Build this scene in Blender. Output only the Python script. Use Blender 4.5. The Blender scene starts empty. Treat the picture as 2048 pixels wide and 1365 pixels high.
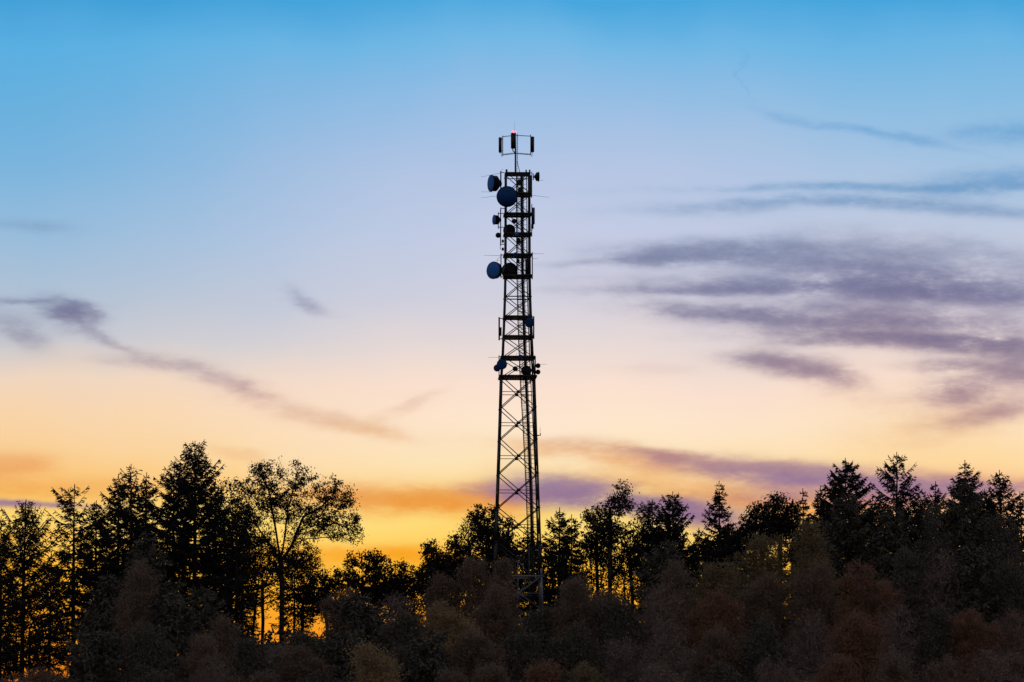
import bpy, math, random
import numpy as np
from mathutils import Vector, Matrix
R = math.radians
scene = bpy.context.scene
COL = scene.collection

# ------------------------------------------------------------------ camera
F = 10000.0                       # focal length in units of 1/2048 of the frame width
TP = (1741.0 - 682.5) / F         # tangent of the upward tilt (true horizon is below the frame)
PITCH = math.atan(TP)
cam_d = bpy.data.cameras.new('camera'); cam = bpy.data.objects.new('camera', cam_d); COL.objects.link(cam)
cam.location = (0, 0, 0); cam.rotation_euler = (R(90) + PITCH, 0, 0)
cam_d.sensor_width = 36; cam_d.lens = 36 * F / 2048; cam_d.clip_start = 1; cam_d.clip_end = 20000
scene.camera = cam
def ray(px, py):
    u = (px - 1024) / F; v = (682.5 - py) / F
    c, s = math.cos(PITCH), math.sin(PITCH)
    return (u, c - v * s, s + v * c)
def at(px, py, Y):
    d = ray(px, py); k = Y / d[1]
    return Vector((d[0] * k, Y, d[2] * k))
def AE(px, py):
    d = ray(px, py)
    return (100 * d[0] / d[1], 100 * d[2] / d[1])

# ------------------------------------------------------------------ view
scene.render.engine = 'CYCLES'
scene.view_settings.view_transform = 'Standard'
scene.view_settings.look = 'None'
scene.view_settings.exposure = 0
scene.view_settings.gamma = 1
scene.cycles.use_denoising = True
scene.cycles.max_bounces = 5
scene.cycles.diffuse_bounces = 4

# ------------------------------------------------------------------ sky
def lin(c):
    out = []
    for v in c[:3]:
        v = v / 255.0
        out.append(v / 12.92 if v <= 0.04045 else ((v + 0.055) / 1.055) ** 2.4)
    return tuple(out) + (1.0,)
world = bpy.data.worlds.new('World'); scene.world = world; world.use_nodes = True
NT = world.node_tree; NT.nodes.clear()
def N(t, **kw):
    n = NT.nodes.new(t)
    for k, v in kw.items(): setattr(n, k, v)
    return n
def L(a, b): NT.links.new(a, b)
def mth(op, a, b=None, clamp=False):
    n = N('ShaderNodeMath', operation=op); n.use_clamp = clamp
    for i, v in enumerate((a, b)):
        if v is None: continue
        if isinstance(v, (int, float)): n.inputs[i].default_value = v
        else: L(v, n.inputs[i])
    return n.outputs[0]
def mixc(f, a, b):
    n = N('ShaderNodeMix', data_type='RGBA')
    if isinstance(f, (int, float)): n.inputs[0].default_value = f
    else: L(f, n.inputs[0])
    for i, v in ((6, a), (7, b)):
        if isinstance(v, tuple): n.inputs[i].default_value = v
        else: L(v, n.inputs[i])
    return n.outputs[2]
def sstep(x, a, b):
    n = N('ShaderNodeMapRange', interpolation_type='SMOOTHSTEP')
    L(x, n.inputs[0]); n.inputs[1].default_value = a; n.inputs[2].default_value = b
    return n.outputs[0]
tc = N('ShaderNodeTexCoord'); sep = N('ShaderNodeSeparateXYZ'); L(tc.outputs['Generated'], sep.inputs[0])
X_, Y_, Z_ = sep.outputs
yc = mth('MAXIMUM', Y_, 0.05)
A_ = mth('MULTIPLY', mth('DIVIDE', X_, yc), 100.0)
E_ = mth('MULTIPLY', mth('DIVIDE', Z_, yc), 100.0)
E0, E1 = 2.0, 19.0
c0 = N('ShaderNodeCombineXYZ'); L(A_, c0.inputs[0]); L(E_, c0.inputs[1])          # uneven haze: the colour bands undulate a little
nh = N('ShaderNodeTexNoise'); nh.inputs['Scale'].default_value = .33; nh.inputs['Detail'].default_value = 3; L(c0.outputs[0], nh.inputs[0])
EH = mth('ADD', E_, mth('MULTIPLY', mth('SUBTRACT', nh.outputs['Fac'], .5), 1.0))
ef = N('ShaderNodeMapRange'); L(EH, ef.inputs[0]); ef.inputs[1].default_value = E0; ef.inputs[2].default_value = E1
def eramp(stops):
    n = N('ShaderNodeValToRGB'); L(ef.outputs[0], n.inputs[0]); cr = n.color_ramp
    pts = sorted(((AE(1024, y)[1] - E0) / (E1 - E0), c) for y, c in stops)
    cr.elements[0].position = pts[0][0]; cr.elements[0].color = lin(pts[0][1])
    cr.elements[1].position = pts[-1][0]; cr.elements[1].color = lin(pts[-1][1])
    for p, c in pts[1:-1]:
        e = cr.elements.new(p); e.color = lin(c)
    return n.outputs[0]
mid = eramp([(0, (74, 167, 222)), (90, (116, 184, 229)), (200, (152, 190, 228)), (330, (180, 197, 228)), (470, (196, 204, 228)),
             (600, (211, 209, 222)), (700, (233, 218, 214)), (780, (251, 225, 208)), (850, (254, 230, 205)), (920, (254, 230, 188)),
             (985, (255, 218, 140)), (1050, (255, 222, 125)), (1105, (255, 205, 90)), (1150, (255, 186, 55)), (1240, (252, 166, 42)), (1365, (228, 122, 22))])
lef = eramp([(0, (66, 159, 215)), (90, (90, 175, 225)), (200, (104, 176, 222)), (330, (122, 180, 221)), (470, (150, 188, 220)),
             (600, (178, 194, 212)), (680, (198, 201, 209)), (760, (240, 214, 190)), (830, (248, 212, 170)), (900, (250, 208, 150)),
             (970, (252, 195, 110)), (1040, (255, 215, 115)), (1100, (255, 200, 85)), (1150, (254, 182, 52)), (1240, (250, 162, 40)), (1365, (226, 118, 22))])
rig = eramp([(0, (70, 164, 220)), (90, (106, 180, 227)), (200, (136, 188, 226)), (330, (168, 196, 226)), (470, (196, 204, 224)),
             (600, (208, 202, 216)), (700, (232, 214, 210)), (780, (250, 222, 202)), (850, (254, 226, 190)), (920, (254, 218, 160)),
             (985, (250, 188, 140)), (1050, (250, 190, 120)), (1105, (252, 190, 80)), (1150, (254, 182, 52)), (1240, (250, 162, 40)), (1365, (226, 118, 22))])
base = mixc(sstep(A_, 0.5, -10.5), mid, lef)
base = mixc(sstep(A_, 1.0, 9.5), base, rig)
# cloud coordinates, ragged by two scales of noise
cmb = N('ShaderNodeCombineXYZ'); L(A_, cmb.inputs[0]); L(E_, cmb.inputs[1])
def noise(scale, detail, rough, mp=(1, 1, 1), off=(0, 0, 0), rot=0):
    m = N('ShaderNodeMapping'); m.inputs['Scale'].default_value = mp; m.inputs['Location'].default_value = off
    m.inputs['Rotation'].default_value = (0, 0, rot); L(cmb.outputs[0], m.inputs[0])
    n = N('ShaderNodeTexNoise'); n.inputs['Scale'].default_value = scale; n.inputs['Detail'].default_value = detail
    n.inputs['Roughness'].default_value = rough; L(m.outputs[0], n.inputs[0]); return n
w = noise(0.9, 5, .6, (.45, 1.2, 1))
vs = N('ShaderNodeVectorMath', operation='SUBTRACT'); L(w.outputs['Color'], vs.inputs[0]); vs.inputs[1].default_value = (.5, .5, .5)
vm = N('ShaderNodeVectorMath', operation='MULTIPLY'); L(vs.outputs[0], vm.inputs[0]); vm.inputs[1].default_value = (2.0, .42, 0)
va = N('ShaderNodeVectorMath', operation='ADD'); L(cmb.outputs[0], va.inputs[0]); L(vm.outputs[0], va.inputs[1])
WP = va.outputs[0]
def blobs(lst):
    tot = None
    for (px, py, hl, hw, ang, st) in lst:
        a, e = AE(px, py)
        m = N('ShaderNodeMapping', vector_type='TEXTURE'); L(WP, m.inputs[0])
        m.inputs['Location'].default_value = (a, e, 0); m.inputs['Rotation'].default_value = (0, 0, -R(ang))
        m.inputs['Scale'].default_value = (hl / 92, hw / (104 if lst is cool else 86), 1)
        d = N('ShaderNodeVectorMath', operation='DOT_PRODUCT'); L(m.outputs[0], d.inputs[0]); L(m.outputs[0], d.inputs[1])
        g = mth('MULTIPLY', mth('EXPONENT', mth('MULTIPLY', d.outputs['Value'], -1.0)), st)
        tot = g if tot is None else mth('ADD', tot, g)
    return tot
cool = [(1850,610,260,50,4,.08),(1850,655,220,22,3,.30),(1800,374,330,9,-1,.55),(1985,362,150,22,-4,.6),(1600,408,220,13,-2,.5),(1900,414,200,14,3,.45),
 (1470,503,170,24,-2,.85),(1310,522,130,9,-3,.55),(1650,532,220,26,5,.62),(1880,515,220,40,6,.38),
 (1400,578,170,10,-1,.6),(1600,574,240,17,2,.75),(1800,570,130,30,5,.85),(1990,585,150,28,5,.65),
 (1440,628,150,18,5,.5),(1600,648,200,22,6,.6),(1790,632,220,22,5,.45),
 (1850,686,240,13,2,.85),(2000,700,120,18,3,.8),(1680,690,100,8,0,.3),
 (1560,728,75,20,4,.8),(1640,748,60,20,15,.75),
 (1925,782,60,24,-5,.9),(2030,745,60,26,0,.8),(1920,732,80,12,0,.5),(1990,825,80,20,-12,.4),
 (1760,270,140,8,11,.22),(1640,240,110,8,13,.16),(2030,262,100,22,-3,.4),(1484,150,45,5,82,.07),
 (1400,922,150,12,7,.6),(1560,945,170,20,6,.85),(1720,960,180,20,3,.8),
 (1140,985,110,24,4,1.5),(1290,1012,120,20,9,1.3),(1430,1040,110,24,8,.8),(1010,985,70,13,5,.5),(1760,990,220,22,0,.6),(2000,968,120,14,0,.55),
 (132,626,46,24,20,.85),(60,600,80,7,4,.28),(215,676,90,10,22,.18),(40,660,60,30,30,.22),(320,728,80,15,3,.30),
 (60,455,80,14,2,.18),(600,590,34,12,30,.12),(640,612,40,10,12,.18),(455,765,70,20,25,.22),(50,1004,110,7,3,.9)]
warm = [(480,785,70,20,25,.5),(620,828,110,15,14,.75),(745,860,90,13,9,.7),(815,812,55,13,-32,.5),
 (25,928,65,20,8,1.1),(500,915,80,8,14,.35),(120,975,180,16,0,.45),
 (830,1000,150,20,0,1.7),(940,1008,110,24,5,1.2),(700,990,90,12,0,.4),
 (1200,905,150,15,6,.9),(1330,930,200,18,8,.65),(1400,985,260,20,8,.6),(1650,1010,200,20,0,.7),
 (690,1112,190,12,0,1.0),(850,1110,130,12,0,.8),(1910,830,140,40,-10,.7),(1720,790,80,20,12,.3),(1300,740,80,12,0,.2),
 (30,1072,110,7,0,.6),(1900,960,200,14,0,.4),(300,1130,300,14,0,.6)]
n1 = noise(1.7, 9, .66, (.34, 1.05, 1), (3.1, 7.7, 0), R(3))
n2 = noise(5.0, 6, .65, (.45, .95, 1), (9.1, 2.7, 0), R(-6))
n3 = noise(2.2, 7, .7, (.55, 1.1, 1), (5.5, 1.7, 0), R(-12))
def density(lst, gain, soft=3.0):
    S = blobs(lst)
    nn = mth('ADD', mth('MULTIPLY', n1.outputs['Fac'], soft), mth('MULTIPLY', n2.outputs['Fac'], .7))
    nn = mth('SUBTRACT', nn, (soft + .7) / 2 - .78)
    nn = mth('MAXIMUM', mth('SUBTRACT', nn, .06), 0.05)
    q = mth('MULTIPLY', mth('MULTIPLY', S, nn), gain)
    q = mth('SUBTRACT', 1.0, mth('EXPONENT', mth('MULTIPLY', q, -1.25)))     # optical depth to opacity
    return mth('MULTIPLY', q, mth('ADD', .72, mth('MULTIPLY', n3.outputs['Fac'], .3)))
coolc = eramp([(0, (40, 120, 190)), (250, (75, 150, 205)), (380, (100, 150, 195)), (480, (112, 124, 160)), (580, (98, 100, 142)), (690, (104, 92, 132)),
               (780, (150, 120, 140)), (900, (170, 120, 130)), (960, (138, 108, 152)), (1020, (128, 96, 150)), (1100, (170, 100, 110))])
warmc = eramp([(700, (205, 175, 180)), (800, (214, 174, 158)), (870, (230, 178, 128)), (930, (236, 164, 98)), (985, (232, 146, 58)), (1020, (236, 140, 36)), (1110, (250, 160, 18)), (1200, (235, 130, 15))])
front = mixc(density(warm, 1.35), base, warmc)
front = mixc(density(cool, 2.6), front, coolc)
# higher sky dusk blue; behind the viewer, pinkish fill light added for the trees
front = mixc(sstep(Z_, 0.19, 0.75), front, lin((78, 128, 182)))
SUN_EL, SUN_AZ = R(1.2), R(-3.0)          # the sun has gone down just left of the tower
sky = N('ShaderNodeTexSky', sky_type='NISHITA'); sky.sun_disc = False
sky.sun_elevation = SUN_EL; sky.sun_rotation = SUN_AZ
sb = N('ShaderNodeVectorMath', operation='MULTIPLY'); L(sky.outputs[0], sb.inputs[0]); sb.inputs[1].default_value = (.050, .050, .062)
dusk = N('ShaderNodeVectorMath', operation='ADD'); L(sb.outputs[0], dusk.inputs[0]); dusk.inputs[1].default_value = (.40, .35, .36)
final = mixc(sstep(Y_, 0.25, 0.93), dusk.outputs[0], front)
bg = N('ShaderNodeBackground'); L(final, bg.inputs[0]); bg.inputs[1].default_value = 1.0
wo = N('ShaderNodeOutputWorld'); L(bg.outputs[0], wo.inputs[0])

# ------------------------------------------------------------------ sun, almost down behind the ridge
sd = bpy.data.lights.new('sun', 'SUN'); sd.energy = 0.25; sd.angle = R(0.5); sd.color = (1, .62, .3)
so = bpy.data.objects.new('sun', sd); COL.objects.link(so)
so.rotation_euler = (R(90) - SUN_EL, 0, R(180) - SUN_AZ); so.location = (0, 0, 100)

# ------------------------------------------------------------------ materials
def material(name, c1, c2=None, scale=6.0, rough=.8, metal=0.0, spec=.2, thin=0.0):
    m = bpy.data.materials.new(name); m.use_nodes = True; t = m.node_tree
    b = t.nodes['Principled BSDF']; b.inputs['Roughness'].default_value = rough; b.inputs['Metallic'].default_value = metal
    b.inputs['Specular IOR Level'].default_value = spec
    c2 = c2 or tuple(x * .6 for x in c1)
    tcn = t.nodes.new('ShaderNodeTexCoord'); nz = t.nodes.new('ShaderNodeTexNoise'); nz.inputs['Scale'].default_value = scale
    nz.inputs['Detail'].default_value = 4
    rp = t.nodes.new('ShaderNodeValToRGB'); rp.color_ramp.elements[0].position = .35; rp.color_ramp.elements[1].position = .65
    rp.color_ramp.elements[0].color = tuple(c1) + (1,); rp.color_ramp.elements[1].color = tuple(c2) + (1,)
    if thin:            # leaves let some of the low light through
        tl = t.nodes.new('ShaderNodeBsdfTranslucent'); mx = t.nodes.new('ShaderNodeMixShader'); mx.inputs[0].default_value = thin
        t.links.new(rp.outputs[0], tl.inputs[0]); t.links.new(b.outputs[0], mx.inputs[1]); t.links.new(tl.outputs[0], mx.inputs[2])
        t.links.new(mx.outputs[0], t.nodes['Material Output'].inputs[0])
    t.links.new(tcn.outputs['Object'], nz.inputs[0]); t.links.new(nz.outputs['Fac'], rp.inputs[0]); t.links.new(rp.outputs[0], b.inputs['Base Color'])
    return m
M = dict(
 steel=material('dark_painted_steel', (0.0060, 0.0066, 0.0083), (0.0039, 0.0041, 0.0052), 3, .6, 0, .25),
 litsteel=material('lit_base_steel', (.105, .11, .135), (.075, .08, .10), 5, .5, 0, .4),  # mast steel, its lowest section's lit look put into a lighter colour
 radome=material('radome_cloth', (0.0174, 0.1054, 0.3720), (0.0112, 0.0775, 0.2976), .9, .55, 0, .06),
 dimradome=material('dark_radome', (0.0042, 0.0350, 0.1330), (0.0028, 0.0252, 0.1050), .9, .6, 0, .06),  # darker blue version of the radome cover
 shroud=material('dish_shroud', (0.0066, 0.0099, 0.0198), (0.0044, 0.0066, 0.0121), 2, .5, 0, .08),
 panel=material('panel_housing', (0.0060, 0.0065, 0.0100), (0.0040, 0.0045, 0.0070), 3, .5),
 bluepanel=material('panel_cover', (0.0126, 0.0280, 0.0840), (0.0098, 0.0210, 0.0630), 3, .5),
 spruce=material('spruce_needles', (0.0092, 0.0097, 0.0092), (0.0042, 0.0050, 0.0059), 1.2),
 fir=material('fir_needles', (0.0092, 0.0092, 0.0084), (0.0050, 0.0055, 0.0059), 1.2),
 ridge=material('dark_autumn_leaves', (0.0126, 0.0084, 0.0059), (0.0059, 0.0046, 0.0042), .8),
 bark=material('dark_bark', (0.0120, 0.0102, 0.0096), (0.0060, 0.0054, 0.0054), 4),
 frontbark=material('brown_bark', (.10, .075, .062), (.07, .055, .048), 3),
 paleb=material('pale_bark', (0.1560, 0.1440, 0.1500), (0.0600, 0.0540, 0.0600), 2),
 brown=material('brown_leaves', thin=.4, c1=(0.1520, 0.1072, 0.0752), c2=(0.1200, 0.0864, 0.0656), scale=.5),
 rust=material('rust_leaves', thin=.4, c1=(0.1913, 0.1003, 0.0578), c2=(0.1445, 0.0833, 0.0561), scale=.5),
 olive=material('olive_leaves', thin=.4, c1=(0.1700, 0.1318, 0.0638), c2=(0.1318, 0.1054, 0.0578), scale=.5),
 gold=material('golden_leaves', thin=.4, c1=(0.2610, 0.1800, 0.0855), c2=(0.1935, 0.1368, 0.0738), scale=.5),
 green=material('deep_green_needles', (0.0608, 0.0577, 0.0452), (0.0468, 0.0452, 0.0374), .7),
 plum=material('bare_purple_twigs', (0.1360, 0.1003, 0.0901), (0.1062, 0.0816, 0.0748), .6),
 ground=material('leaf_litter', (.09, .065, .045), (.045, .035, .028), .35),
 under=material('undergrowth_leaves', (0.0910, 0.0700, 0.0525), (0.0560, 0.0462, 0.0378), .25),
)
def emis(name, c, s):
    m = bpy.data.materials.new(name); m.use_nodes = True; b = m.node_tree.nodes['Principled BSDF']
    b.inputs['Base Color'].default_value = c + (1,); b.inputs['Emission Color'].default_value = c + (1,); b.inputs['Emission Strength'].default_value = s
    return m
M['beacon'] = emis('red_beacon', (1, .10, .12), 3.2)

# ------------------------------------------------------------------ mesh helpers
def mesh_np(name, V, Fc, mat, parent=None, smooth=False):
    """V (n,3), Fc list of (m,k) index arrays"""
    me = bpy.data.meshes.new(name); V = np.asarray(V, np.float32)
    me.vertices.add(len(V)); me.vertices.foreach_set('co', V.ravel())
    idx = np.concatenate([f.ravel() for f in Fc]).astype(np.int32)
    tot = np.concatenate([np.full(len(f), f.shape[1], np.int32) for f in Fc])
    st = np.concatenate([[0], np.cumsum(tot)[:-1]]).astype(np.int32)
    me.loops.add(len(idx)); me.loops.foreach_set('vertex_index', idx)
    me.polygons.add(len(tot)); me.polygons.foreach_set('loop_start', st)
    try: me.polygons.foreach_set('loop_total', tot)
    except Exception: pass
    if smooth: me.polygons.foreach_set('use_smooth', np.ones(len(tot), bool))
    me.update(calc_edges=True); me.validate()
    me.materials.append(mat)
    o = bpy.data.objects.new(name, me); COL.objects.link(o)
    if parent: o.parent = parent
    return o
class MB:
    def __init__(s): s.v = []; s.f = {}; s.n = 0
    def add(s, V, Fc):
        V = np.asarray(V, float); Fc = np.asarray(Fc, int)
        s.v.append(V); s.f.setdefault(Fc.shape[1], []).append(Fc + s.n); s.n += len(V)
    def tubes(s, P0, P1, r0, r1, k=5):
        P0 = np.atleast_2d(np.asarray(P0, float)); P1 = np.atleast_2d(np.asarray(P1, float)); n = len(P0)
        r0 = np.broadcast_to(np.asarray(r0, float), (n,)); r1 = np.broadcast_to(np.asarray(r1, float), (n,))
        d = P1 - P0; ln = np.linalg.norm(d, axis=1, keepdims=True); d = d / np.maximum(ln, 1e-6)
        ref = np.where(np.abs(d[:, 2:3]) > .9, [[1., 0, 0]], [[0, 0, 1.]])
        a = np.cross(d, ref); a /= np.linalg.norm(a, axis=1, keepdims=True); b = np.cross(d, a)
        th = np.arange(k) * 2 * np.pi / k
        ring = a[:, None] * np.cos(th)[None, :, None] + b[:, None] * np.sin(th)[None, :, None]
        V = np.concatenate([P0[:, None] + ring * r0[:, None, None], P1[:, None] + ring * r1[:, None, None]], 1)
        i = np.arange(k); j = (i + 1) % k
        q = np.stack([i, j, j + k, i + k], 1)
        Fq = (q[None] + (np.arange(n) * 2 * k)[:, None, None]).reshape(-1, 4)
        cap = np.stack([np.arange(k)[::-1], np.arange(k) + k])
        Fc = (cap[None] + (np.arange(n) * 2 * k)[:, None, None]).reshape(-1, k)
        V = V.reshape(-1, 3); s.v.append(V)
        s.f.setdefault(4, []).append(Fq + s.n); s.f.setdefault(k, []).append(Fc + s.n); s.n += len(V)
    def poly(s, pts, r, k=6):
        pts = np.asarray(pts, float)
        rr = np.broadcast_to(np.asarray(r, float), (len(pts),))
        s.tubes(pts[:-1], pts[1:], rr[:-1], rr[1:], k)
    def box(s, c, sx, sy, sz, M3=None):
        v = np.array([[x, y, z] for x in (-1, 1) for y in (-1, 1) for z in (-1, 1)], float) * [sx / 2, sy / 2, sz / 2]
        if M3 is not None: v = v @ np.array(M3).T
        s.add(v + np.array(c, float), [[0, 1, 3, 2], [4, 6, 7, 5], [0, 4, 5, 1], [2, 3, 7, 6], [0, 2, 6, 4], [1, 5, 7, 3]])
    def lathe(s, c, axis, prof, k=28):
        """prof: list of (distance along axis, radius)"""
        ax = Vector(axis).normalized(); ref = Vector((0, 0, 1)) if abs(ax.z) < .9 else Vector((1, 0, 0))
        a = np.array(ax.cross(ref).normalized()); b = np.cross(np.array(ax), a); ax = np.array(ax); c = np.array(c, float)
        th = np.arange(k) * 2 * np.pi / k
        V = np.concatenate([c + ax * t + r * (np.cos(th)[:, None] * a + np.sin(th)[:, None] * b) for t, r in prof])
        i = np.arange(k); j = (i + 1) % k
        Fq = np.concatenate([np.stack([i, j, j + k, i + k], 1) + m * k for m in range(len(prof) - 1)])
        s.add(V, Fq)
    def build(s, name, mat, parent=None, smooth=False, off=None):
        V = np.concatenate(s.v)
        if off is not None: V = V - np.array(off)
        return mesh_np(name, V, [np.concatenate(f) for f in s.f.values()], mat, parent, smooth)
def tag(o, label=None, cat=None, group=None, kind=None):
    for k, v in (('label', label), ('category', cat), ('group', group), ('kind', kind)):
        if v: o[k] = v
    return o
def empty(name, loc):
    o = bpy.data.objects.new(name, None); COL.objects.link(o); o.location = loc; o.empty_display_size = .5; return o

# ------------------------------------------------------------------ terrain: a wooded hill, crest near y = 600
def crest(x):
    return np.interp(x, [-400, -120, -61, -30, 0, 30, 60, 150, 400], [8, 19, 21.5, 26.5, 28.6, 29.6, 31, 33, 25])
def gz(x, y):
    x = np.asarray(x, float); y = np.asarray(y, float)
    t = np.interp(y, [0, 60, 300, 400, 470, 520, 560, 600, 630, 700, 900, 1500], [0, 0, .03, .13, .34, .56, .79, 1, .98, .70, .1, 0])
    bump = .35 * np.sin(x * .13 + y * .05) + .25 * np.sin(x * .31 - y * .17)
    return -1.6 + (crest(x) + 1.6) * t + bump * np.clip(t * 3, 0, 1)
def grid(xs, ys):
    Xg, Yg = np.meshgrid(xs, ys); V = np.stack([Xg.ravel(), Yg.ravel(), gz(Xg, Yg).ravel()], 1)
    nx, ny = len(xs), len(ys); i = np.arange(nx * ny).reshape(ny, nx)
    return V, np.stack([i[:-1, :-1].ravel(), i[:-1, 1:].ravel(), i[1:, 1:].ravel(), i[1:, :-1].ravel()], 1)
xs = np.unique(np.concatenate([np.linspace(-9000, -300, 14), np.linspace(-300, 300, 121), np.linspace(300, 9000, 14)]))
ys = np.unique(np.concatenate([np.linspace(-3000, 0, 8), np.linspace(0, 900, 151), np.linspace(900, 12000, 20)]))
V, Fq = grid(xs, ys)
tag(mesh_np('ground', V, [Fq], M['ground'], smooth=True), 'wooded hillside rising towards the mast', None, None, 'structure')

# ------------------------------------------------------------------ the lattice mast
D = 600.0
TX = 1035.0
base_p = at(TX, 1262, D)
base_p.z = float(gz(base_p.x, D)) - .15
tower = empty('radio_tower', base_p)
tag(tower, 'tall dark steel lattice radio mast with round dishes, platforms and three panels on top', 'radio tower')
ROT = R(2.6); CR, SR = math.cos(ROT), math.sin(ROT)
HWY = [348, 560, 600, 650, 715, 758, 850, 1000, 1087, 1262]
HWP = [23.4, 24.3, 25.2, 26.9, 29.6, 32.6, 35.2, 40.3, 43.4, 49.0]
SC = float((at(1124, 700, D) - at(1024, 700, D)).x) / 100     # metres per photo pixel at the tower
def zz(py): return at(TX, py, D).z - base_p.z
def hw(py): return float(np.interp(py, HWY, HWP)) * SC
def loc(u, v, py):           # u right, v away, in metres, local to the tower
    return np.array([u * CR + v * SR * 1.0, -u * SR * -1.0 * 0 + v * CR - u * SR, zz(py)])
def corner(i, py, k=1.0):
    s = [(-1, -1), (1, -1), (1, 1), (-1, 1)][i]; h = hw(py) * k
    # front face (v < 0) sits a little to the right
    return np.array([s[0] * h * CR - s[1] * h * SR, s[1] * h * CR + s[0] * h * SR, zz(py)])
def pt(px, py, dy=0.0):      # point in tower space seen at a photo position, dy metres behind the mast's axis
    p = at(px, py, D + dy); return np.array([p.x - base_p.x, dy, p.z - base_p.z])
upper = [348, 390, 430, 470, 512, 554, 596, 636, 676, 717, 757]
lower = [757, 817, 881, 949, 1018, 1087, 1155, 1224, 1262]
# legs
for i in range(4):
    mb = MB(); ys_ = [343, 450, 560, 600, 650, 715, 758]
    mb.poly([corner(i, y) for y in ys_], .095, 8)
    ys2 = [758, 817, 881, 949, 1018, 1087, 1140]
    mb.poly([corner(i, y) for y in ys2], .115, 8)
    for y in upper[1:] + lower[1:6]:
        c = corner(i, y); mb.tubes([c + [0, 0, -.07]], [c + [0, 0, .07]], .155, .155, 8)
    lg = mb.build('leg', M['steel'], tower)
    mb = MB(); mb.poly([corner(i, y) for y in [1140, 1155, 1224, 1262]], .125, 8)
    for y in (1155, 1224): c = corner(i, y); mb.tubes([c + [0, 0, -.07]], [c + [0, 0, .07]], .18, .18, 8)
    tag(mb.build('leg_base', M['litsteel'], lg), 'bottom of the leg, coloured lighter as if lit')
    mb = MB(); c = corner(i, 1262); mb.box(c + [0, 0, -.2], 1.1, 1.1, 1.2); tag(mb.build('footing', M['litsteel'], tower))
# bracing
def xbrace(i, y0, y1, r, mat, gusset=False, horiz=True):
    j = (i + 1) % 4; mb = MB(); a0, a1, b0, b1 = corner(i, y0), corner(i, y1), corner(j, y0), corner(j, y1)
    mb.tubes([a0, b0], [b1, a1], r, r, 5)
    ym = (y0 + y1) / 2
    if horiz: mb.tubes([corner(i, ym)], [corner(j, ym)], r * .75, r * .75, 5)
    br = mb.build('cross_brace', mat, tower)
    if gusset:
        g = MB(); c = (a0 + a1 + b0 + b1) / 4; ang = math.atan2((b0 - a0)[1], (b0 - a0)[0])
        g.box(c, .36, .07, .36, Matrix.Rotation(ang, 3, 'Z')); g.build('gusset_plate', mat, br)
for y0, y1 in zip(upper[:-1], upper[1:]):
    for i in range(4): xbrace(i, y0, y1, .052, M['steel'], horiz=False)
for y0, y1 in zip(lower[:-1], lower[1:]):
    for i in range(4): xbrace(i, y0, y1, .058 if y0 < 1087 else .065, M['steel'] if y0 < 1155 else M['litsteel'], gusset=y1 - y0 > 50)
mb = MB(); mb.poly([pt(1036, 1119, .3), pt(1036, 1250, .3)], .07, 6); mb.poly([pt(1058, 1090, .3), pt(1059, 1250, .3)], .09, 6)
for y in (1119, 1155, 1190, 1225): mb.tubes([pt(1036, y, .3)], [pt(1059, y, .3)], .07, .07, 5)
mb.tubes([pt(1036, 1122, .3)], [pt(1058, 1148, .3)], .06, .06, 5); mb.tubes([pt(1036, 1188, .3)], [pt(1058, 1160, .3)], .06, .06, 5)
mb.build('stair_frame', M['litsteel'], tower)
# thin ring halfway up, and rings of the lower bays
def ring(py, r, mat, k=1.0, name='ring_beam'):
    mb = MB(); c = [corner(i, py, k) for i in range(4)]
    mb.tubes(c, c[1:] + c[:1], r, r, 6); return mb.build(name, mat, tower)
ring(596, .075, M['steel']); ring(1155, .12, M['litsteel'])
# platforms: an edge beam with a grated deck and joists
def platform(py, k=1.13, deck=True, th=.2):
    mb = MB(); c = [corner(i, py, k) for i in range(4)]
    for i in range(4):
        a, b = c[i], c[(i + 1) % 4]; d = b - a; ang = math.atan2(d[1], d[0])
        mb.box((a + b) / 2, np.linalg.norm(d) + (.1 if i % 2 else -.1), .1, th, Matrix.Rotation(ang, 3, 'Z'))
    for t in np.linspace(.08, .92, 13 if deck else 3):
        a = c[0] * (1 - t) + c[1] * t; b = c[3] * (1 - t) + c[2] * t
        mb.tubes([a + [0, 0, .02]], [b + [0, 0, .02]], .035, .035, 4)
    for t in (.2, .4, .6, .8):
        a = c[0] * (1 - t) + c[3] * t; b = c[1] * (1 - t) + c[2] * t
        mb.tubes([a], [b], .045, .045, 4)
    return mb.build('platform', M['steel'], tower)
for y in (349, 390, 430.5, 470, 512, 554, 636, 675.5, 717, 755.5):
    platform(y, 1.05 if y in (349, 636, 675.5) else 1.13, y != 349, .24 if y != 349 else .14)
# light upper frame lines below the top platform
ring(354.5, .05, M['steel'], 1.08)
# climbing ladder and cable run inside, following the right-hand slope
PA = [(1034, 346), (1034.3, 560), (1036, 640), (1038, 700), (1041, 770), (1047, 870), (1052, 970), (1056.5, 1100), (1059, 1250)]
PB = [(1044.5, 346), (1046, 560), (1048.5, 640), (1050.5, 700), (1053.5, 770), (1058, 870), (1062.5, 970), (1066.5, 1100), (1069, 1250)]
def interp(P, y): return float(np.interp(y, [p[1] for p in P], [p[0] for p in P]))
lad = MB()
lad.poly([pt(x, y, -.35) for x, y in PA], .075, 6); lad.poly([pt(x, y, -.35) for x, y in PB], .075, 6)
ry = np.arange(352, 1248, 4.6)
lad.tubes([pt(interp(PA, y), y, -.35) for y in ry], [pt(interp(PB, y), y, -.35) for y in ry], .022, .022, 4)
lad.build('ladder', M['steel'], tower)
cage = MB()
for k_, dx in enumerate((2.6, 6.0, 9.4)):
    cage.poly([pt(x + dx, y, -1.05) for x, y in PA], .018, 4)
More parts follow.
